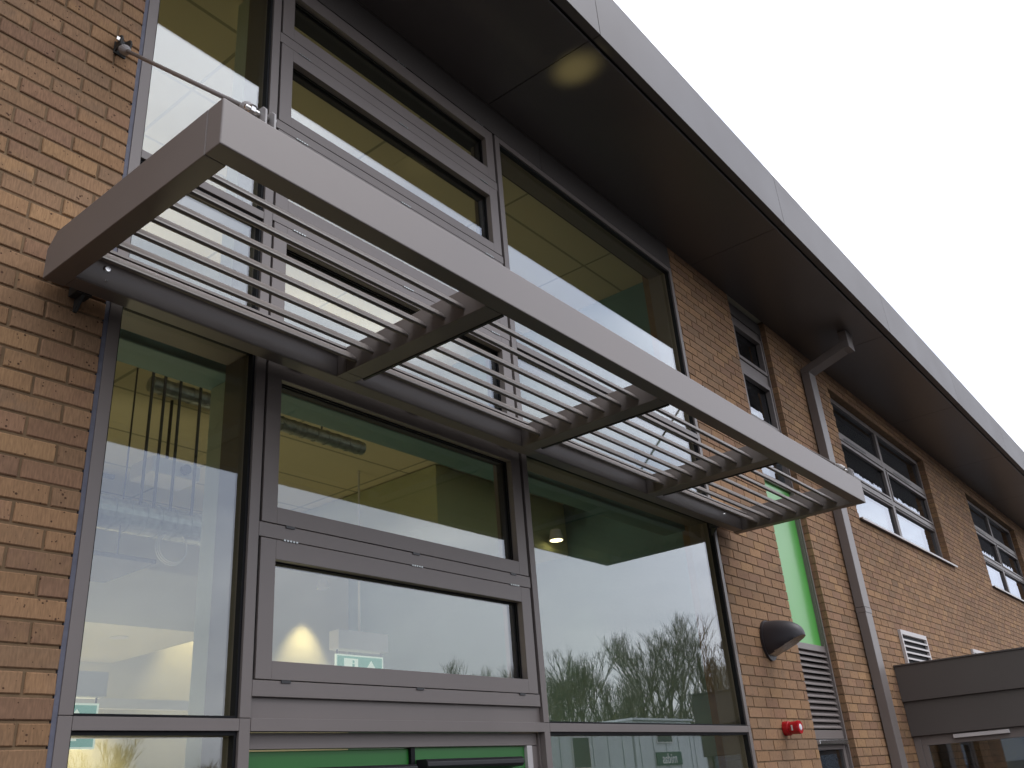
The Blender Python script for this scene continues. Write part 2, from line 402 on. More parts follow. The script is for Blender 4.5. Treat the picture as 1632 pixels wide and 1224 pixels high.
# ---------------- narrow strip bay between the brick piers
XS0, XS1 = 7.775, 8.598
YS = .065
S = empty('strip_window', (8.1, 0, 0)); S.parent = B
def PS(mb, name, m, bevel=0):
    o = mb.build(name, m, S, bevel=bevel); o.location = (-8.1, 0, 0); return o
fr = MB(); fr.box(7.705, XS0 + .06, YS, YS + .07, 0, 6.0); fr.box(XS1 - .055, XS1 + .01, YS, YS + .07, 0, 6.0)
fr.box(XS1 - .05, XS1 - .03, YS - .018, YS - .001, 0, 6.0)
for a, b in ((5.93, 6.0), (5.38, 5.50), (4.78, 4.86), (4.235, 4.30), (2.69, 2.745), (1.95, 2.02)): fr.box(XS0 + .0605, XS1 - .0555, YS + .003, YS + .06, a, b)
PS(fr, 'frame', FR, .002)
PS(MB().box(7.715, 8.595, .055, .10, 6.003, SOFZ - .001), 'head_panel', M['fascia'])
for a, b in ((4.86, 5.38), (5.50, 5.93)):
    PS(MB().ring(XS0 + .064, XS1 - .058, a + .004, b - .004, XS0 + .10, XS1 - .095, a + .04, b - .05, YS - .012, YS + .04), 'sash_frame', FR, .002)
for a, b in ((4.30, 4.78), (4.86, 5.38), (5.50, 5.93)):
    PS(MB().box(XS0 + .062, XS1 - .058, YS + .045, YS + .068, a, b), 'pane', M['glassfar'])
PS(MB().box(XS0 + .062, XS1 - .058, YS + .03, YS + .055, 2.746, 4.234), 'green_panel', M['greenpanel'])
lv = MB(); n = 13; z0, z1 = 2.03, 2.69
for k in range(n):
    z = z0 + (z1 - z0) * k / n; h = (z1 - z0) / n
    lv.prism_x([(YS + .0, z + .004), (YS + .0, z + .014), (YS + .045, z + h + .004), (YS + .049, z + h - .004)], XS0 + .0625, XS1 - .0575)
PS(lv, 'louvre', FR)
PS(MB().box(XS0 + .0625, XS1 - .0575, YS + .055, YS + .066, 2.02, 2.69), 'louvre_backing', M['gasket'])
PS(MB().ring(XS0 + .0625, XS1 - .0575, 0.02, 1.945, XS0 + .13, XS1 - .12, .3, 1.865, YS + .01, YS + .055), 'door_leaf', FR, .002)
PS(MB().box(XS0 + .128, XS1 - .118, YS + .028, YS + .045, .3, 1.867), 'pane', M['glassfar'])
PS(MB().box(XS0 + .085, XS1 - .07, YS - .035, YS + .008, 1.905, 1.94), 'door_closer', M['steel'], .004)

# ---------------- brick windows on the first floor
def big_window(x0, x1):
    W = empty('window', (x0, 0, 4.269)); W.parent = B
    def PW(mb, name, m, bevel=0):
        o = mb.build(name, m, W, bevel=bevel); o.location = (-x0, 0, -4.269); return o
    z0, z1 = 4.30, 5.917; y = .09; xm = (x0 + x1) / 2 - .02
    fr = MB(); fr.ring(x0, x1, z0, z1, x0 + .07, x1 - .07, z0 + .05, z1 - .06, y, y + .07)
    fr.box(xm - .05, xm + .05, y + .001, y + .069, z0 + .05, z1 - .06)
    rows = [(4.35, 4.80), (4.90, 5.33), (5.46, 5.857)]
    for a, b in ((4.80, 4.90), (5.33, 5.46)):
        fr.box(x0 + .07, xm - .05, y + .002, y + .068, a, b); fr.box(xm + .05, x1 - .07, y + .002, y + .068, a, b)
        fr.box(x0 + .07, xm - .05, y - .012, y + .001, a + .02, a + .035); fr.box(xm + .05, x1 - .07, y - .012, y + .001, a + .02, a + .035)
    PW(fr, 'frame', FR, .002)
    for (u, v) in ((x0 + .07, xm - .05), (xm + .05, x1 - .07)):
        for a, b in rows:
            PW(MB().box(u, v, y + .035, y + .06, a, b), 'pane', M['glassfar'])
        PW(MB().ring(u + .004, v - .004, 4.904, 5.326, u + .035, v - .035, 4.93, 5.295, y - .010, y + .03), 'sash_frame', FR, .002)
        PW(MB().box(u + .35, u + 1.15, y - .0145, y - .0125, 5.375, 5.395), 'trickle_vent', M['black'])
    PW(MB().prism_x([(y + .02, 4.300), (-.045, 4.287), (-.045, 4.262), (-.036, 4.262), (-.036, 4.279), (y + .02, 4.285)], x0 - .02, x1 + .12), 'sill', M['aluwhite'])
for i in (2, 3, 4): big_window(OPEN[i][0], OPEN[i][1])

# ---------------- interior of the building
box('floor_slab', M['floor'], B, XW0 + .21, 6.6, .45, 8.79, .001, .05)
# first floor: ceiling and slab
box('ceiling', M['ceil'], B, XW0 + .21, XW1 - .21, .31, 8.79, 5.99, 6.02)
box('ceiling', M['ceil'], B, XW0 + .21, XW1 - .21, .75, 8.79, 4.10, 4.13)
box('floor_slab', M['floor'], B, XW0 + .21, XW1 - .21, .75, 8.79, 4.131, 4.40)
box('slab_edge', M['wallin'], B, XW0 + .21, XW1 - .21, .70, .749, 4.06, 4.42)
box('inner_wall', M['beam'], B, 6.62, 6.75, .31, 8.7, .06, 5.98)
box('inner_wall', M['wallin'], B, .9, 1.05, .31, 8.7, .06, 5.98)
box('inner_wall', M['wallin'], B, 1.06, 6.61, 4.4, 4.55, .06, 4.09)
box('inner_wall', M['wallin'], B, 6.76, 29.7, 3.6, 3.7, .06, 5.98)
box('inner_wall', M['wallgreen'], B, 1.06, 6.61, 5.2, 5.3, 4.41, 5.98)
box('inner_wall', M['dark'], B, 8.95, 9.05, .31, 3.59, .06, 5.98)
box('inner_wall', M['dark'], B, 7.35, 7.45, .31, 3.59, .06, 5.98)
box('bulkhead', M['wallgreen'], B, 4.9, 6.61, 1.5, 3.2, 3.62, 4.09)
box('bulkhead', M['wallin'], B, 1.06, 4.0, 2.9, 4.39, 2.95, 3.35)
box('beam', M['beam'], B, 1.06, 6.45, .24, .44, 3.530, 3.60, bevel=.008)
box('column', M['column'], B, 2.185, 2.292, .30, .42, .06, 5.98, bevel=.006)
box('mezzanine_rail', M['dark'], B, 1.06, 2.18, 1.20, 1.22, 3.30, 3.32)

rods = empty('hanging_rods', (2.35, 1, 4.1), 'four thin dark rods hanging behind the left lower pane', 'rods')
rb = MB()
for x in (2.22, 2.29, 2.38, 2.50): rb = MB().tube((x - 2.35, 0, -.98), (x - 2.35, 0, -.002), .008, n=8); rb.build('rod', M['dark'], rods)
def duct(x0, x1, y, z, r, label):
    e = empty('air_duct', ((x0 + x1) / 2, y, z), label, 'air duct', 'silver air ducts inside the hall')
    L_ = (x1 - x0) / 2
    mb = MB(); mb.tube((-L_, 0, 0), (L_, 0, 0), r, n=20)
    x = -L_ + .06
    while x < L_: mb.tube((x, 0, 0), (x + .008, 0, 0), r + .004, n=20); x += .09
    mb.build('duct_tube', M['galv'], e, smooth=False)
    for sx in (-L_ * .6, L_ * .55):
        MB().tube((sx, 0, r), (sx, 0, 4.1 - z), .006, n=6).build('hanger', M['dark'], e)
duct(1.75, 3.9, 1.55, 3.24, .09, 'larger silver spiral duct hung low behind the left lower pane')
duct(2.35, 3.9, 1.25, 3.90, .045, 'thin silver duct just under the ceiling above the hanging rods')
pj = empty('projector', (2.78, 1.75, 3.62), 'small pale box and shelf hung from the rods behind the left lower pane', 'projector')
MB().box(-.16, .16, -.12, .12, -.06, .04).build('casing', M['white'], pj, bevel=.01)
MB().tube((.05, -.12, -.01), (.05, -.15, -.01), .03, n=14).build('projector_lens', M['black'], pj)
MB().tube((0, 0, .04), (0, 0, .47), .01, n=8).build('stem', M['dark'], pj)
cc = empty('cable_coil', (2.72, 1.5, 3.10), 'loose coil of cable hanging under the duct in the left lower pane', 'cable')
ct = MB()
for q in range(3):
    for k in range(20):
        a, b = 2 * math.pi * k / 20, 2 * math.pi * (k + 1) / 20; rr = .085 + .006 * q
        ct.tube((rr * math.cos(a), .01 * q, rr * math.sin(a)), (rr * math.cos(b), .01 * q, rr * math.sin(b)), .004, n=5, caps=False)
ct.build('coil', M['white'], cc)
hs = empty('ceiling_raft', (2.2, 1.5, 2.93), 'dark flat ceiling raft hanging low behind the left lower pane', 'ceiling raft')
MB().box(-.5, .28, -.25, .25, -.012, .012).build('raft_board', M['dark'], hs, bevel=.004)
for sx in (-.4, .2): MB().tube((sx, 0, .012), (sx, 0, 1.169), .005, n=6).build('hanger', M['dark'], hs)
box('white_band', M['white'], B, 1.06, 3.8, 2.60, 2.64, 2.38, 2.44)
def exit_sign(x, y, z, label, h=4.1):
    e = empty('exit_sign', (x, y, z), label, 'exit sign', 'green hanging exit signs')
    MB().box(-.24, .24, -.05, .05, .0, .13).build('housing', M['white'], e, bevel=.004)
    pl = MB().box(-.215, .215, -.006, .006, -.25, -.04).build('sign_plate', M['exitgreen'], e)
    MB().ring(-.225, .225, -.26, -.03, -.215, .215, -.25, -.04, -.008, .008).build('sign_edge', M['exitwhite'], e)
    q = MB(); q.box(-.15, -.02, -.0085, -.0062, -.235, -.055); q.build('door_pictogram', M['exitwhite'], pl)
    q = MB(); q.box(-.075, -.055, -.0105, -.0087, -.15, -.09); q.box(-.10, -.04, -.0105, -.0087, -.125, -.115)
    q.box(-.085, -.07, -.0105, -.0087, -.20, -.15); q.box(-.06, -.045, -.0105, -.0087, -.20, -.15); q.box(-.074, -.056, -.0105, -.0087, -.085, -.068); q.build('running_figure', M['exitgreen'], pl)
    q = MB(); q.poly([(.05, -.0087, -.13), (.16, -.0087, -.13), (.105, -.0087, -.06)]); q.box(.09, .12, -.0087, -.0062, -.22, -.13); q.build('arrow', M['exitwhite'], pl)
    for sx in (-.21, .21): MB().box(sx - .004, sx + .004, -.004, .004, -.04, .0).build('bracket', M['dark'], e)
    MB().tube((0, 0, .13), (0, 0, h - z), .008, n=8).build('stem', M['white'], e)
exit_sign(4.56, 2.0, 2.73, 'green exit sign on white housing, in the centre lower window')
exit_sign(2.43, 2.0, 2.36, 'green exit sign low behind the left lower pane by the brick pier')
def downlight(x, y, z, label, power, tgt=None, glow=True, top=4.1):
    e = empty('spot_lamp', (x, y, z), label, 'lamp', 'interior spot lamps')
    MB().tube((0, 0, 0), (0, 0, .09), .065, .045, n=20).build('lamp_housing', M['white'], e, smooth=False)
    if glow: MB().tube((0, 0, -.004), (0, 0, -.001), .054, n=20).build('lamp_disc', M['lampglow'], e)
    MB().tube((0, 0, .09), (0, 0, top - z), .01, n=8).build('stem', M['white'], e)
    ld = bpy.data.lights.new('spot_light', 'SPOT'); ld.energy = power; ld.color = (1, .84, .50); ld.spot_size = R_(62); ld.spot_blend = .8; ld.shadow_soft_size = .03
    lo = bpy.data.objects.new('light', ld); COL.objects.link(lo); lo.parent = e; lo.location = (0, 0, -.03)
    d = (Vector(tgt) - Vector((x, y, z - .03))) if tgt else Vector((0, 0, -1))
    lo.rotation_euler = d.to_track_quat('-Z', 'Y').to_euler()
downlight(6.30, 1.40, 3.69, 'lit round spot lamp behind the right lower pane', 12, (6.5, 1.6, 0), top=3.70)
downlight(3.45, 3.3, 2.945, 'lamp washing the back wall behind the left lower pane', 130, (3.55, 4.4, 2.0), False, top=2.95)
downlight(4.75, 4.1, 3.75, 'lamp washing the back wall left of the centre exit sign', 45, (4.75, 4.45, 2.6), False)
downlight(6.0, 4.1, 3.75, 'lamp washing the back wall right of the centre exit sign', 45, (6.0, 4.45, 2.6), False)

def inner(name, x, y, z, p, col=(1, .90, .68)):
    ld = bpy.data.lights.new(name, 'POINT'); ld.energy = p; ld.color = col; ld.shadow_soft_size = .15
    lo = bpy.data.objects.new(name, ld); COL.objects.link(lo); lo.location = (x, y, z)
for x, y, z, p in ((2.3, 2.2, 1.3, 58), (4.9, 3.3, 1.2, 12), (2.4, 3.4, 4.75, 48), (5.0, 3.4, 4.75, 48)): inner('room_fill', x, y, z, p)  # unseen fill lights added to brighten the rooms behind the glass

# ------------------------------------------------------------------ sun canopy
K = empty('sun_canopy', (1.172, -.06, 3.484), 'long grey metal slatted sun canopy tied to the wall over the entrance', 'canopy')
KO = Vector((1.172, -.06, 3.484))
def PK(mb, name, m, bevel=0, smooth=False, parent=None):
    o = mb.build(name, m, parent or K, bevel=bevel, smooth=smooth)
    o.location = -KO if parent is None else (0, 0, 0); return o
X0, X1, YF, YB, ZB, ZTp = 1.172, 6.752, -1.104, -.06, 3.484, 3.656
PK(MB().box(X0, X1, YF, YF + .076, ZB, ZTp), 'front_beam', M['canopy'], .004)
PK(MB().prism_x([(YF + .0765, ZB), (YF + .0765, ZTp), (YB - .06, ZTp), (YB, ZTp - .05), (YB, ZB)], X0, X0 + .076), 'end_beam', M['canopy'], .003)
PK(MB().prism_x([(YF + .0765, ZB), (YF + .0765, ZTp), (YB - .06, ZTp), (YB, ZTp - .05), (YB, ZB)], X1 - .076, X1), 'end_beam', M['canopy'], .003)
PK(MB().box(X0 + .0765, X1 - .0765, -.142, -.062, ZB + .003, ZTp - .003), 'rear_beam', M['canopy'], .006)
PK(MB().box(X0 + .0765, X1 - .0765, -.205, -.1425, 3.601, 3.612), 'shade_ledge', M['canopy'])  # slim ledge added to shade the face of the rear beam
CX = [(2.457, 2.58), (3.82, 3.945), (5.195, 5.325)]
for a, b in CX:
    PK(MB().box(a + .003, b - .018, YF + .078, -.206, ZB + .001, 3.612).box(a + .0031, b - .0181, -.2055, -.143, ZB + .0011, 3.6), 'cross_beam', M['canopy'], .003)
    PK(MB().box(b - .0175, b - .0155 + .012, YF + .078, -.20, ZB - .003, 3.60), 'cross_plate', M['dark'])
edges = [X0 + .0765] + [v for a, b in CX for v in (a + .003, b - .003)] + [X1 - .0765]
for k in range(0, len(edges), 2):
    a, b = edges[k], edges[k + 1]
    for s in range(7):
        y = -.8845 + .107 * s; z = 3.5475; ca, sa = math.cos(R_(46.5)), math.sin(R_(46.5))
        prof = []
        for t in range(18):
            th = 2 * math.pi * t / 18; c_, s_ = math.cos(th), math.sin(th)
            u = .046 * math.copysign(abs(c_) ** .8, c_); v = .0118 * math.copysign(abs(s_) ** .8, s_)
            prof.append((y + u * ca - v * sa, z + u * sa + v * ca))
        PK(MB().prism_x(prof, a + .0008, b - .0008), 'slat', M['canopy'], smooth=False)
for x in (1.357, 6.385):
    PK(MB().tube((x, -.142, 3.566), (x, -.150, 3.566), .016, .010, n=12), 'bolt', M['steel'], smooth=False)
PK(MB().tube((1.358, -.142, 3.518), (1.358, -.147, 3.518), .006, .004, n=10), 'bolt', M['steel'])
for x in (1.325, 6.40):
    PK(MB().box(x - .03, x + .03, -.0615, -.0008, 3.485, 3.60), 'wall_bracket', M['dark'], .002)
    PK(MB().prism_x([(-.001, 3.43), (-.010, 3.43), (-.058, 3.483), (-.001, 3.483)], x - .006, x + .006), 'wall_bracket', M['dark'])
# tie rods
def tie(x):
    A = Vector((x + .045, -.005, 4.745)); Lg = Vector((x, -1.065, 3.712))
    d = (Lg - A).normalized(); side = Vector((1, 0, 0))
    e = empty('tie_rod', Lg - KO); e.parent = K
    def T(mb, name, m, sm=False, bevel=0):
        o = mb.build(name, m, e, smooth=sm, bevel=bevel); o.location = -Lg; return o
    p0, p1 = A + d * .10, Lg - d * .09
    T(MB().tube(p0, p1, .0085, n=14), 'rod', M['canopy'], True)
    for p, q in ((A + d * .03, p0 + d * .0), (Lg - d * .02, p1)):
        T(MB().tube(q + (q - p).normalized() * .012, q, .010, .015, n=14).tube(q, q - (q - p).normalized() * .028, .015, .023, n=14).tube(q - (q - p).normalized() * .028, p, .023, .020, n=14), 'fork', M['lug'], False)
    for dx in (-.017, .017):
        T(MB().prism_x([(-1.095, 3.655), (-1.095, 3.72), (-1.08, 3.738), (-1.05, 3.738), (-1.03, 3.72), (-1.03, 3.655)], x + dx - .004 + .04, x + dx + .004 + .04), 'lug', M['lug'], bevel=.002)
        T(MB().tube((x + dx * 2.3 + .02, -1.065, 3.713), (x + dx * 2.3 + .035, -1.065, 3.713), .014, n=6), 'bolt', M['steel'])
    T(MB().tube((x - .035, -1.065, 3.713), (x + .075, -1.065, 3.713), .008, n=12), 'pin', M['steel'], True)
    T(MB().box(x + .018, x + .072, -.007, .0005, 4.70, 4.79), 'wall_plate', M['dark'], bevel=.002)
    for dx in (-.02, .02):
        T(MB().prism_x([(-.006, 4.71), (-.006, 4.79), (-.05, 4.77), (-.06, 4.745), (-.05, 4.72)], x + .045 + dx - .004, x + .045 + dx + .004), 'lug', M['dark'])
    T(MB().tube((x + .005, -.035, 4.75), (x + .02, -.035, 4.75), .014, n=6), 'bolt', M['steel'])
tie(1.31); tie(6.60)

# ------------------------------------------------------------------ downpipe with swan neck to the soffit
Pp = empty('downpipe', (9.52, 0, 0), 'square grey brown downpipe bending out to the eaves', 'downpipe')
def PP(mb, name, m, bevel=.004):
    o = mb.build(name, m, Pp, bevel=bevel); o.location = (-9.52, 0, 0); return o
px0, px1, py0, py1 = 9.427, 9.615, -.105, -.012
PP(MB().box(px0, px1, py0, py1, 0, 3.17), 'pipe_length', M['pipe'])
PP(MB().box(px0, px1, py0, py1, 3.174, 5.80), 'pipe_length', M['pipe'])
PP(MB().box(px0 - .004, px1 + .004, py0 - .004, py1, 3.12, 3.17), 'pipe_collar', M['pipe'], .002)
PP(MB().prism_x([(py1, 5.802), (py1, 5.86), (-.52, 6.02), (-.60, 6.02), (-.60, 5.93), (-.52, 5.93), (py0, 5.80)], px0, px1), 'swan_neck', M['pipe'])
PP(MB().box(px0, px1, -.60, -.51, 6.0215, SOFZ - .0005), 'outlet', M['pipe'])
for z in (2.4, 4.4): PP(MB().box(px0 - .02, px1 + .02, -.0115, -.0005, z, z + .03), 'pipe_clip', M['dark'], .001)

# ------------------------------------------------------------------ entrance porch at the right
Q = empty('entrance_porch', (10.275, 0, 0), 'flat roofed dark grey metal entrance porch projecting at the lower right', 'porch')
def PQ(mb, name, m, bevel=.003):
    o = mb.build(name, m, Q, bevel=bevel); o.location = (-10.275, 0, 0); return o
PQ(MB().box(10.275, 13.6, -2.32, -.001, 2.292, 2.645), 'fascia', M['fascia'])
PQ(MB().box(10.262, 13.613, -2.335, -.001, 2.6455, 2.66), 'roof_edge', M['fascia'], .001)
PQ(MB().box(10.305, 13.57, -2.29, -.001, 1.955, 2.2915), 'lower_panel', M['fascia'])
PQ(MB().box(10.345, 10.40, -.07, -.001, 0, 1.9545), 'frame', FR)
PQ(MB().box(10.345, 10.40, -2.27, -2.20, 0, 1.9545), 'frame', FR)
PQ(MB().box(10.352, 10.392, -1.3, -.0705, 1.86, 1.9545), 'door_frame', FR)
PQ(MB().box(10.352, 10.392, -.13, -.0705, 0, 1.8595), 'door_frame', FR)
PQ(MB().box(10.352, 10.392, -1.38, -1.3005, 0, 1.9545), 'door_frame', FR)
PQ(MB().box(10.366, 10.386, -1.30, -.1305, .1, 1.8595), 'pane', M['glass'], 0)
PQ(MB().box(10.366, 10.386, -2.20, -1.381, .1, 1.954), 'pane', M['glass'], 0)
PQ(MB().box(10.312, 10.351, -.92, -.40, 1.905, 1.94), 'door_closer', M['aluwhite'])
PQ(MB().box(13.5, 13.55, -2.27, -.001, 0, 1.9545), 'side_wall', M['fascia'])
PQ(MB().box(10.42, 13.49, -2.27, -2.22, .8, 1.9545), 'front_panel', M['greendoor'])
PQ(MB().box(10.42, 13.49, -2.21, -.001, 1.90, 1.9540), 'ceiling', M['fascia'])
PQ(MB().box(11.6, 11.9, -2.1, -.2, .0, 1.45), 'inner_screen', M['greendoor'])

# ------------------------------------------------------------------ wall vents
def vent(x0, x1, z0, z1, label):
    e = empty('wall_vent', (x0, 0, z0), label, 'wall vent', 'pale louvred vents in the brick above the porch')
    w, h = x1 - x0, z1 - z0
    MB().ring(0, w, 0, h, .035, w - .03, .03, h - .05, -.034, -.0015).build('vent_frame', M['aluwhite'], e, bevel=.002)
    n = 7
    for k in range(n):
        z = .03 + (h - .08) * k / n; d = (h - .08) / n
        MB().prism_x([(-.033, z + .0), (-.033, z + .02), (-.003, z + .030), (-.003, z + .012)], .0352, w - .0302).build('blade', M['aluwhite'], e)
    MB().box(.03, w - .025, -.0028, -.0016, .02, h - .03).build('vent_back', M['gasket'], e)
vent(10.74, 11.74, 2.52, 3.07, 'pale louvred wall vent standing clear above the porch roof, nearer one')
vent(13.98, 14.94, 2.52, 3.075, 'pale louvred wall vent, farther one, barely showing over the porch roof')

# ------------------------------------------------------------------ bulkhead lamp
lamp = empty('bulkhead_lamp', (7.09, 0, 2.68), 'dark hooded half dome wall lamp between glazing and green panel', 'wall lamp')
def dome():
    bd, ln = MB(), MB(); n, m = 28, 14
    rx, ry, rz = .125, .30, .15
    def pt(i, j):
        th = 2 * math.pi * i / n; ph = .5 * math.pi * j / m
        r = math.cos(ph) ** .8; x = rx * r * math.cos(th); z = rz * r * math.sin(th); y = -.012 - ry * math.sin(ph)
        zc = -.125 + (.125) * min(1, (-y - .012) / ry) ** 1.0
        fl = z < zc
        return (x, y, max(z, zc)), fl
    for j in range(m):
        for i in range(n):
            q = [pt(i, j), pt((i + 1) % n, j), pt((i + 1) % n, j + 1), pt(i, j + 1)]
            (ln if sum(f for _, f in q) >= 3 else bd).poly([p for p, _ in q])
    return bd, ln
bd, ln = dome()
def weld(o):
    bm = bmesh.new(); bm.from_mesh(o.data); bmesh.ops.remove_doubles(bm, verts=bm.verts, dist=.0004); bmesh.ops.recalc_face_normals(bm, faces=bm.faces); bm.to_mesh(o.data); bm.free()
for mb_, nm, mt in ((bd, 'hood', 'lampbody'), (ln, 'lens', 'lens')):
    o = mb_.build(nm, M[mt], lamp, smooth=True); weld(o)
bk = MB(); bk.prism_x([(0, 0)] * 3, 0, 0) if False else None
pts = [(.132 * math.cos(2 * math.pi * k / 32), .157 * math.sin(2 * math.pi * k / 32)) for k in range(32)]
i = len(bk.v); bk.v += [(x, -.0005, z) for x, z in pts] + [(x, -.020, z) for x, z in pts]
for k in range(32): bk.f.append((k, (k + 1) % 32, 32 + (k + 1) % 32, 32 + k)); bk.mi.append(0)
bk.f.append(tuple(range(32))); bk.mi.append(0); bk.f.append(tuple(range(32, 64))); bk.mi.append(0)
bk.build('back_plate', M['lampbody'], lamp)

# ------------------------------------------------------------------ alarm sounder
al = empty('alarm_sounder', (7.10, 0, 2.02), 'small red round fire alarm sounder on the brick pier', 'fire alarm')
MB().tube((0, -.0005, 0), (0, -.045, 0), .053, .053, n=28).build('base', M['red'], al, bevel=.003)
MB().tube((0, -.0455, 0), (0, -.058, 0), .044, .044, n=28).tube((0, -.058, 0), (0, -.115, 0), .046, .048, n=28).tube((0, -.115, 0), (0, -.13, 0), .05, .047, n=28).build('body', M['red'], al)
MB().tube((0, -.1305, 0), (0, -.1345, 0), .024, .019, n=20).build('beacon', M['clear'], al)
MB().box(-.050, -.046, -.085, -.075, -.02, .02).build('badge', M['white'], al)

# ------------------------------------------------------------------ the place opposite, seen mirrored in the glass
def cabin(x0, x1, y, h, label, wins=(), sign=None, mat='cabin', depth=3.0):
    c = empty('site_cabin', ((x0 + x1) / 2, y, 0), label, 'cabin', 'site cabins opposite the entrance'); w = (x1 - x0) / 2
    bm_ = MB(); bm_.box(-w, w, -depth, 0, .15, h); bm_.build('cabin_shell', M[mat], c, bevel=.03)
    MB().box(-w - .08, w + .08, -depth - .08, .08, h + .001, h + .1).build('roof', M['cabin' if mat == 'cabin' else mat], c, bevel=.01)
    r = MB(); x = -w + .4
    while x < w - .3: r.box(x, x + .03, .0005, .02, .2, h - .05); x += 1.2
    r.build('panel_ribs', M['galv'] if mat == 'cabin' else M[mat], c)
    for (a, b, z0, z1) in wins:
        cx = (x0 + x1) / 2
        f = MB().ring(a - cx - .06, b - cx + .06, z0 - .06, z1 + .06, a - cx, b - cx, z0, z1, .0, .05).build('window', M['white'], c)
        MB().box(a - cx, b - cx, .021, .03, z0, z1).build('pane', M['cabindark'], f)
    if sign:
        a, b, z0, z1, txt = sign; cx = (x0 + x1) / 2
        s = MB().box(a - cx, b - cx, .022, .06, z0, z1).build('sign_board', M['signgreen'], c)
        if txt:
            cu = bpy.data.curves.new('lettering', 'FONT'); cu.body = txt; cu.size = (z1 - z0) * 1.05; cu.extrude = .006; cu.offset = .006; cu.align_x = 'CENTER'; cu.align_y = 'CENTER'
            to = bpy.data.objects.new('tmp', cu); COL.objects.link(to)
            dg = bpy.context.evaluated_depsgraph_get(); me = bpy.data.meshes.new_from_object(to.evaluated_get(dg)); bpy.data.objects.remove(to)
            t = bpy.data.objects.new('lettering', me); COL.objects.link(t); t.parent = s; me.materials.clear(); me.materials.append(M['signwhite'])
            t.rotation_euler = (R_(90), 0, R_(180)); t.location = ((a + b) / 2 - cx, .068, (z0 + z1) / 2 - .02)
    return c
cabin(30.5, 37.8, -20, 4.25, 'white site cabin with one tall dark window, left in the reflection', [(33.0, 34.2, 2.6, 3.75)])
cabin(38.0, 43.6, -20, 4.50, 'white site cabin with dark green lettered name board', [(40.0, 41.4, 3.55, 4.2)], (39.7, 42.1, 2.52, 3.10, 'midas'))
cabin(44.0, 51.5, -20.4, 3.9, 'white site cabin with small blank dark board, right in the reflection', [], (45.9, 47.3, 2.55, 3.05, None))

def tree_mesh(seed, h, spread, levels=6):
    rnd = random.Random(seed); mt, mc = MB(), MB()
    def grow(p, d, ln, r, lv):
        q = p + d * ln; n = 7 if lv == 0 else (5 if lv < 2 else 3)
        (mt if lv < 2 else mc).tube(p, q, r, r * .72, n=n, caps=False)
        if lv >= levels: return
        k = 5 if lv == 0 else (3 if lv < levels - 1 else 6)
        for _ in range(k):
            a = rnd.uniform(0, 2 * math.pi); t = rnd.uniform(.25, .6) * spread
            nd = (d + Vector((math.cos(a), math.sin(a), 0)) * t + Vector((0, 0, .32))).normalized()
            grow(q - d * ln * rnd.uniform(0, .35), nd, ln * rnd.uniform(.60, .84), r * .56, lv + 1)
    grow(Vector((0, 0, 0)), Vector((rnd.uniform(-.05, .05), 0, 1)).normalized(), h * .24, h * .012, 0)
    return mt, mc
protos = []
for i, (s, sp) in enumerate(((3, .9), (8, .75), (21, 1.0))):
    mt, mc = tree_mesh(s, 10, sp)
    e = empty('bare_tree', (0, -30, 0)); a = mt.build('trunk', M['bark'], e, fixn=False); b = mc.build('crown', M['bark'], e, fixn=False); protos.append(e)
TR = [(36.5, 7.6, 'leftmost bare tree of the row beyond the cabins'), (40.5, 8.4, 'bare tree second from left in the row beyond the cabins'),
      (44.5, 9.0, 'bare tree before the first tall crown beyond the cabins'), (48.5, 9.8, 'rounded bare tree left of the gap in the row'),
      (52.5, 8.6, 'low bare tree standing in the gap of the row'), (56.5, 11.0, 'bare tree left of the tallest crown'),
      (61.3, 13.0, 'tallest bare tree of the row beyond the cabins'), (65.3, 10.6, 'bare tree right of the tallest crown'),
      (69.5, 12.6, 'second tallest bare tree, near the right end of the row'), (74.0, 10.5, 'rightmost bare tree of the row beyond the cabins')]
used = set()
for i, (x, h, lab) in enumerate(TR + [(12.6, 3.7, 'small bare tree nearer the wall, mirrored in the lowest left pane'), (16.2, 3.8, 'second small bare tree, farther along than the first small one')]):
    k = i % 3
    if k not in used: t = protos[k]; used.add(k)
    else: t = copy_tree(protos[k])
    yy = -30 if h > 5.5 else -19.5
    t.location = (x, yy + random.uniform(-.8, .8), 0); sc_ = h * 1.3 / 9.6; t.scale = (sc_ * 1.15, sc_ * 1.15, sc_); t.rotation_euler = (0, 0, i * 1.7)
    tag(t, lab, 'tree', 'bare winter trees opposite')
# low evergreen undergrowth beneath them
rnd = random.Random(5); hd = MB()
for k in range(46000):
    x = rnd.uniform(36, 84); hh = (4.0 if x < 44 else 6.6) + 1.3 * math.sin(x * .55) + 1.0 * math.sin(x * 1.37 + 1)
    z = (1 - rnd.random() ** 1.3) * hh; y = -32.5 + rnd.uniform(-1.6, 1.6)
    l = rnd.uniform(.3, 1.0); w = rnd.uniform(.012, .03); a = rnd.uniform(0, 6.28)
    d = Vector((rnd.uniform(-.55, .55), rnd.uniform(-.55, .55), 1)).normalized() * l; u = Vector((math.cos(a), math.sin(a), 0)) * w
    c = Vector((x, y, z)); hd.poly([c - u, c + u, c + d])
o = hd.build('undergrowth', M['leaf'], fixn=False); tag(o, 'olive brown twiggy undergrowth below the bare trees', 'shrubs', kind='stuff')

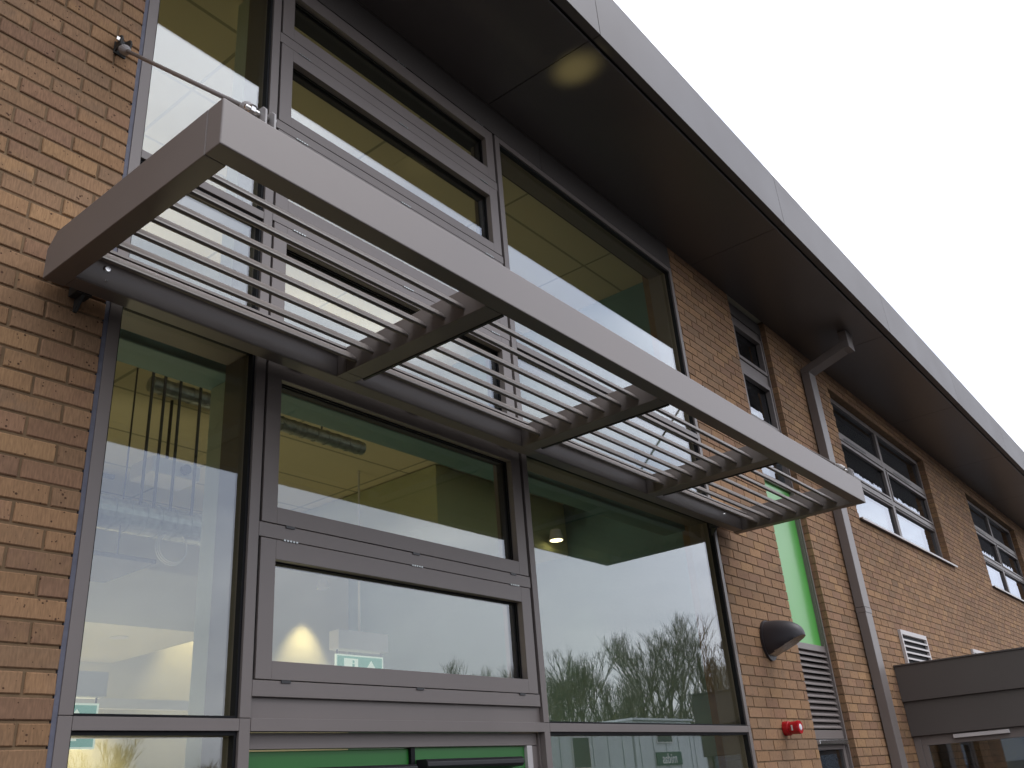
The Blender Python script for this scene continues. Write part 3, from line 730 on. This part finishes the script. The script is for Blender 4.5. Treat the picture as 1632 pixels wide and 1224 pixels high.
# ------------------------------------------------------------------ world and sun
sun_dir = Vector((.36, -.36, .86)).normalized()
el = math.asin(sun_dir.z); az = math.atan2(sun_dir.x, sun_dir.y)
W = bpy.data.worlds.new('World'); SC.world = W; W.use_nodes = True
nt = W.node_tree; nt.nodes.clear()
out = N(nt, 'ShaderNodeOutputWorld')
sky = N(nt, 'ShaderNodeTexSky', sky_type='NISHITA'); sky.sun_disc = False; sky.sun_elevation = el; sky.sun_rotation = az; sky.dust_density = 4; sky.air_density = 1
b1 = N(nt, 'ShaderNodeBackground'); b1.inputs['Strength'].default_value = .1; L(nt, sky, 'Color', b1, 'Color')
tc = N(nt, 'ShaderNodeTexCoord')
mp = N(nt, 'ShaderNodeMapping'); mp.inputs['Scale'].default_value = (1, 1, 2.6); L(nt, tc, 'Generated', mp, 'Vector')
nz = N(nt, 'ShaderNodeTexNoise'); nz.inputs['Scale'].default_value = 1.9; nz.inputs['Detail'].default_value = 6; nz.inputs['Roughness'].default_value = .5; nz.inputs['Distortion'].default_value = .3
L(nt, mp, 'Vector', nz, 'Vector')
cr = N(nt, 'ShaderNodeValToRGB'); cr.color_ramp.elements[0].position = .40; cr.color_ramp.elements[0].color = (.52, .56, .68, 1)
cr.color_ramp.elements[1].position = .62; cr.color_ramp.elements[1].color = (1.0, 1.01, 1.07, 1); L(nt, nz, 'Fac', cr, 'Fac')
dt = N(nt, 'ShaderNodeVectorMath', operation='DOT_PRODUCT'); dt.inputs[1].default_value = (.8, 0, .6); L(nt, tc, 'Generated', dt, 0)
mr = N(nt, 'ShaderNodeMapRange'); mr.inputs['From Min'].default_value = -1; mr.inputs['From Max'].default_value = 1; mr.inputs['To Min'].default_value = .75; mr.inputs['To Max'].default_value = 1.25; L(nt, dt, 'Value', mr, 'Value')
sx = N(nt, 'ShaderNodeSeparateXYZ'); L(nt, tc, 'Generated', sx, 'Vector')
zr = N(nt, 'ShaderNodeMapRange'); zr.inputs['From Min'].default_value = 0; zr.inputs['From Max'].default_value = .8; zr.inputs['To Min'].default_value = 1.3; zr.inputs['To Max'].default_value = 3.0; L(nt, sx, 'Z', zr, 'Value')
ml = N(nt, 'ShaderNodeMath', operation='MULTIPLY'); L(nt, mr, 'Result', ml, 0); L(nt, zr, 'Result', ml, 1); mr = ml
b2 = N(nt, 'ShaderNodeBackground'); L(nt, cr, 'Color', b2, 'Color'); L(nt, mr, 0, b2, 'Strength')
mx = N(nt, 'ShaderNodeMixShader'); mx.inputs['Fac'].default_value = .88; L(nt, b1, 'Background', mx, 1); L(nt, b2, 'Background', mx, 2)
L(nt, mx, 'Shader', out, 'Surface')
sl = bpy.data.lights.new('sun', 'SUN'); sl.energy = .8; sl.angle = R_(12); sl.color = (1, .97, .92)
so = bpy.data.objects.new('sun', sl); COL.objects.link(so); so.rotation_euler = sun_dir.to_track_quat('Z', 'Y').to_euler(); so.location = (0, -10, 20)

# unseen spot added indoors to throw a warm glow patch on the soffit
up = bpy.data.lights.new('soffit_glow_spot', 'SPOT'); up.energy = 260; up.color = (1, .86, .40); up.spot_size = R_(11); up.spot_blend = 1; up.shadow_soft_size = .06
uo = bpy.data.objects.new('soffit_glow_spot', up); COL.objects.link(uo); p0 = Vector((4.16, .30, 4.62)); uo.location = p0
uo.rotation_euler = (Vector((4.10, -.66, SOFZ)) - p0).to_track_quat('-Z', 'Y').to_euler()

# ------------------------------------------------------------------ render settings
SC.view_settings.view_transform = 'Standard'; SC.view_settings.look = 'None'; SC.view_settings.exposure = 0; SC.view_settings.gamma = 1
SC.render.engine = 'CYCLES'
cy = SC.cycles; cy.max_bounces = 10; cy.diffuse_bounces = 5; cy.glossy_bounces = 4; cy.transparent_max_bounces = 16; cy.use_denoising = True
cy.sample_clamp_indirect = 6; cy.caustics_reflective = False; cy.caustics_refractive = False
try: cy.denoiser = 'OPENIMAGEDENOISE'
except Exception: pass
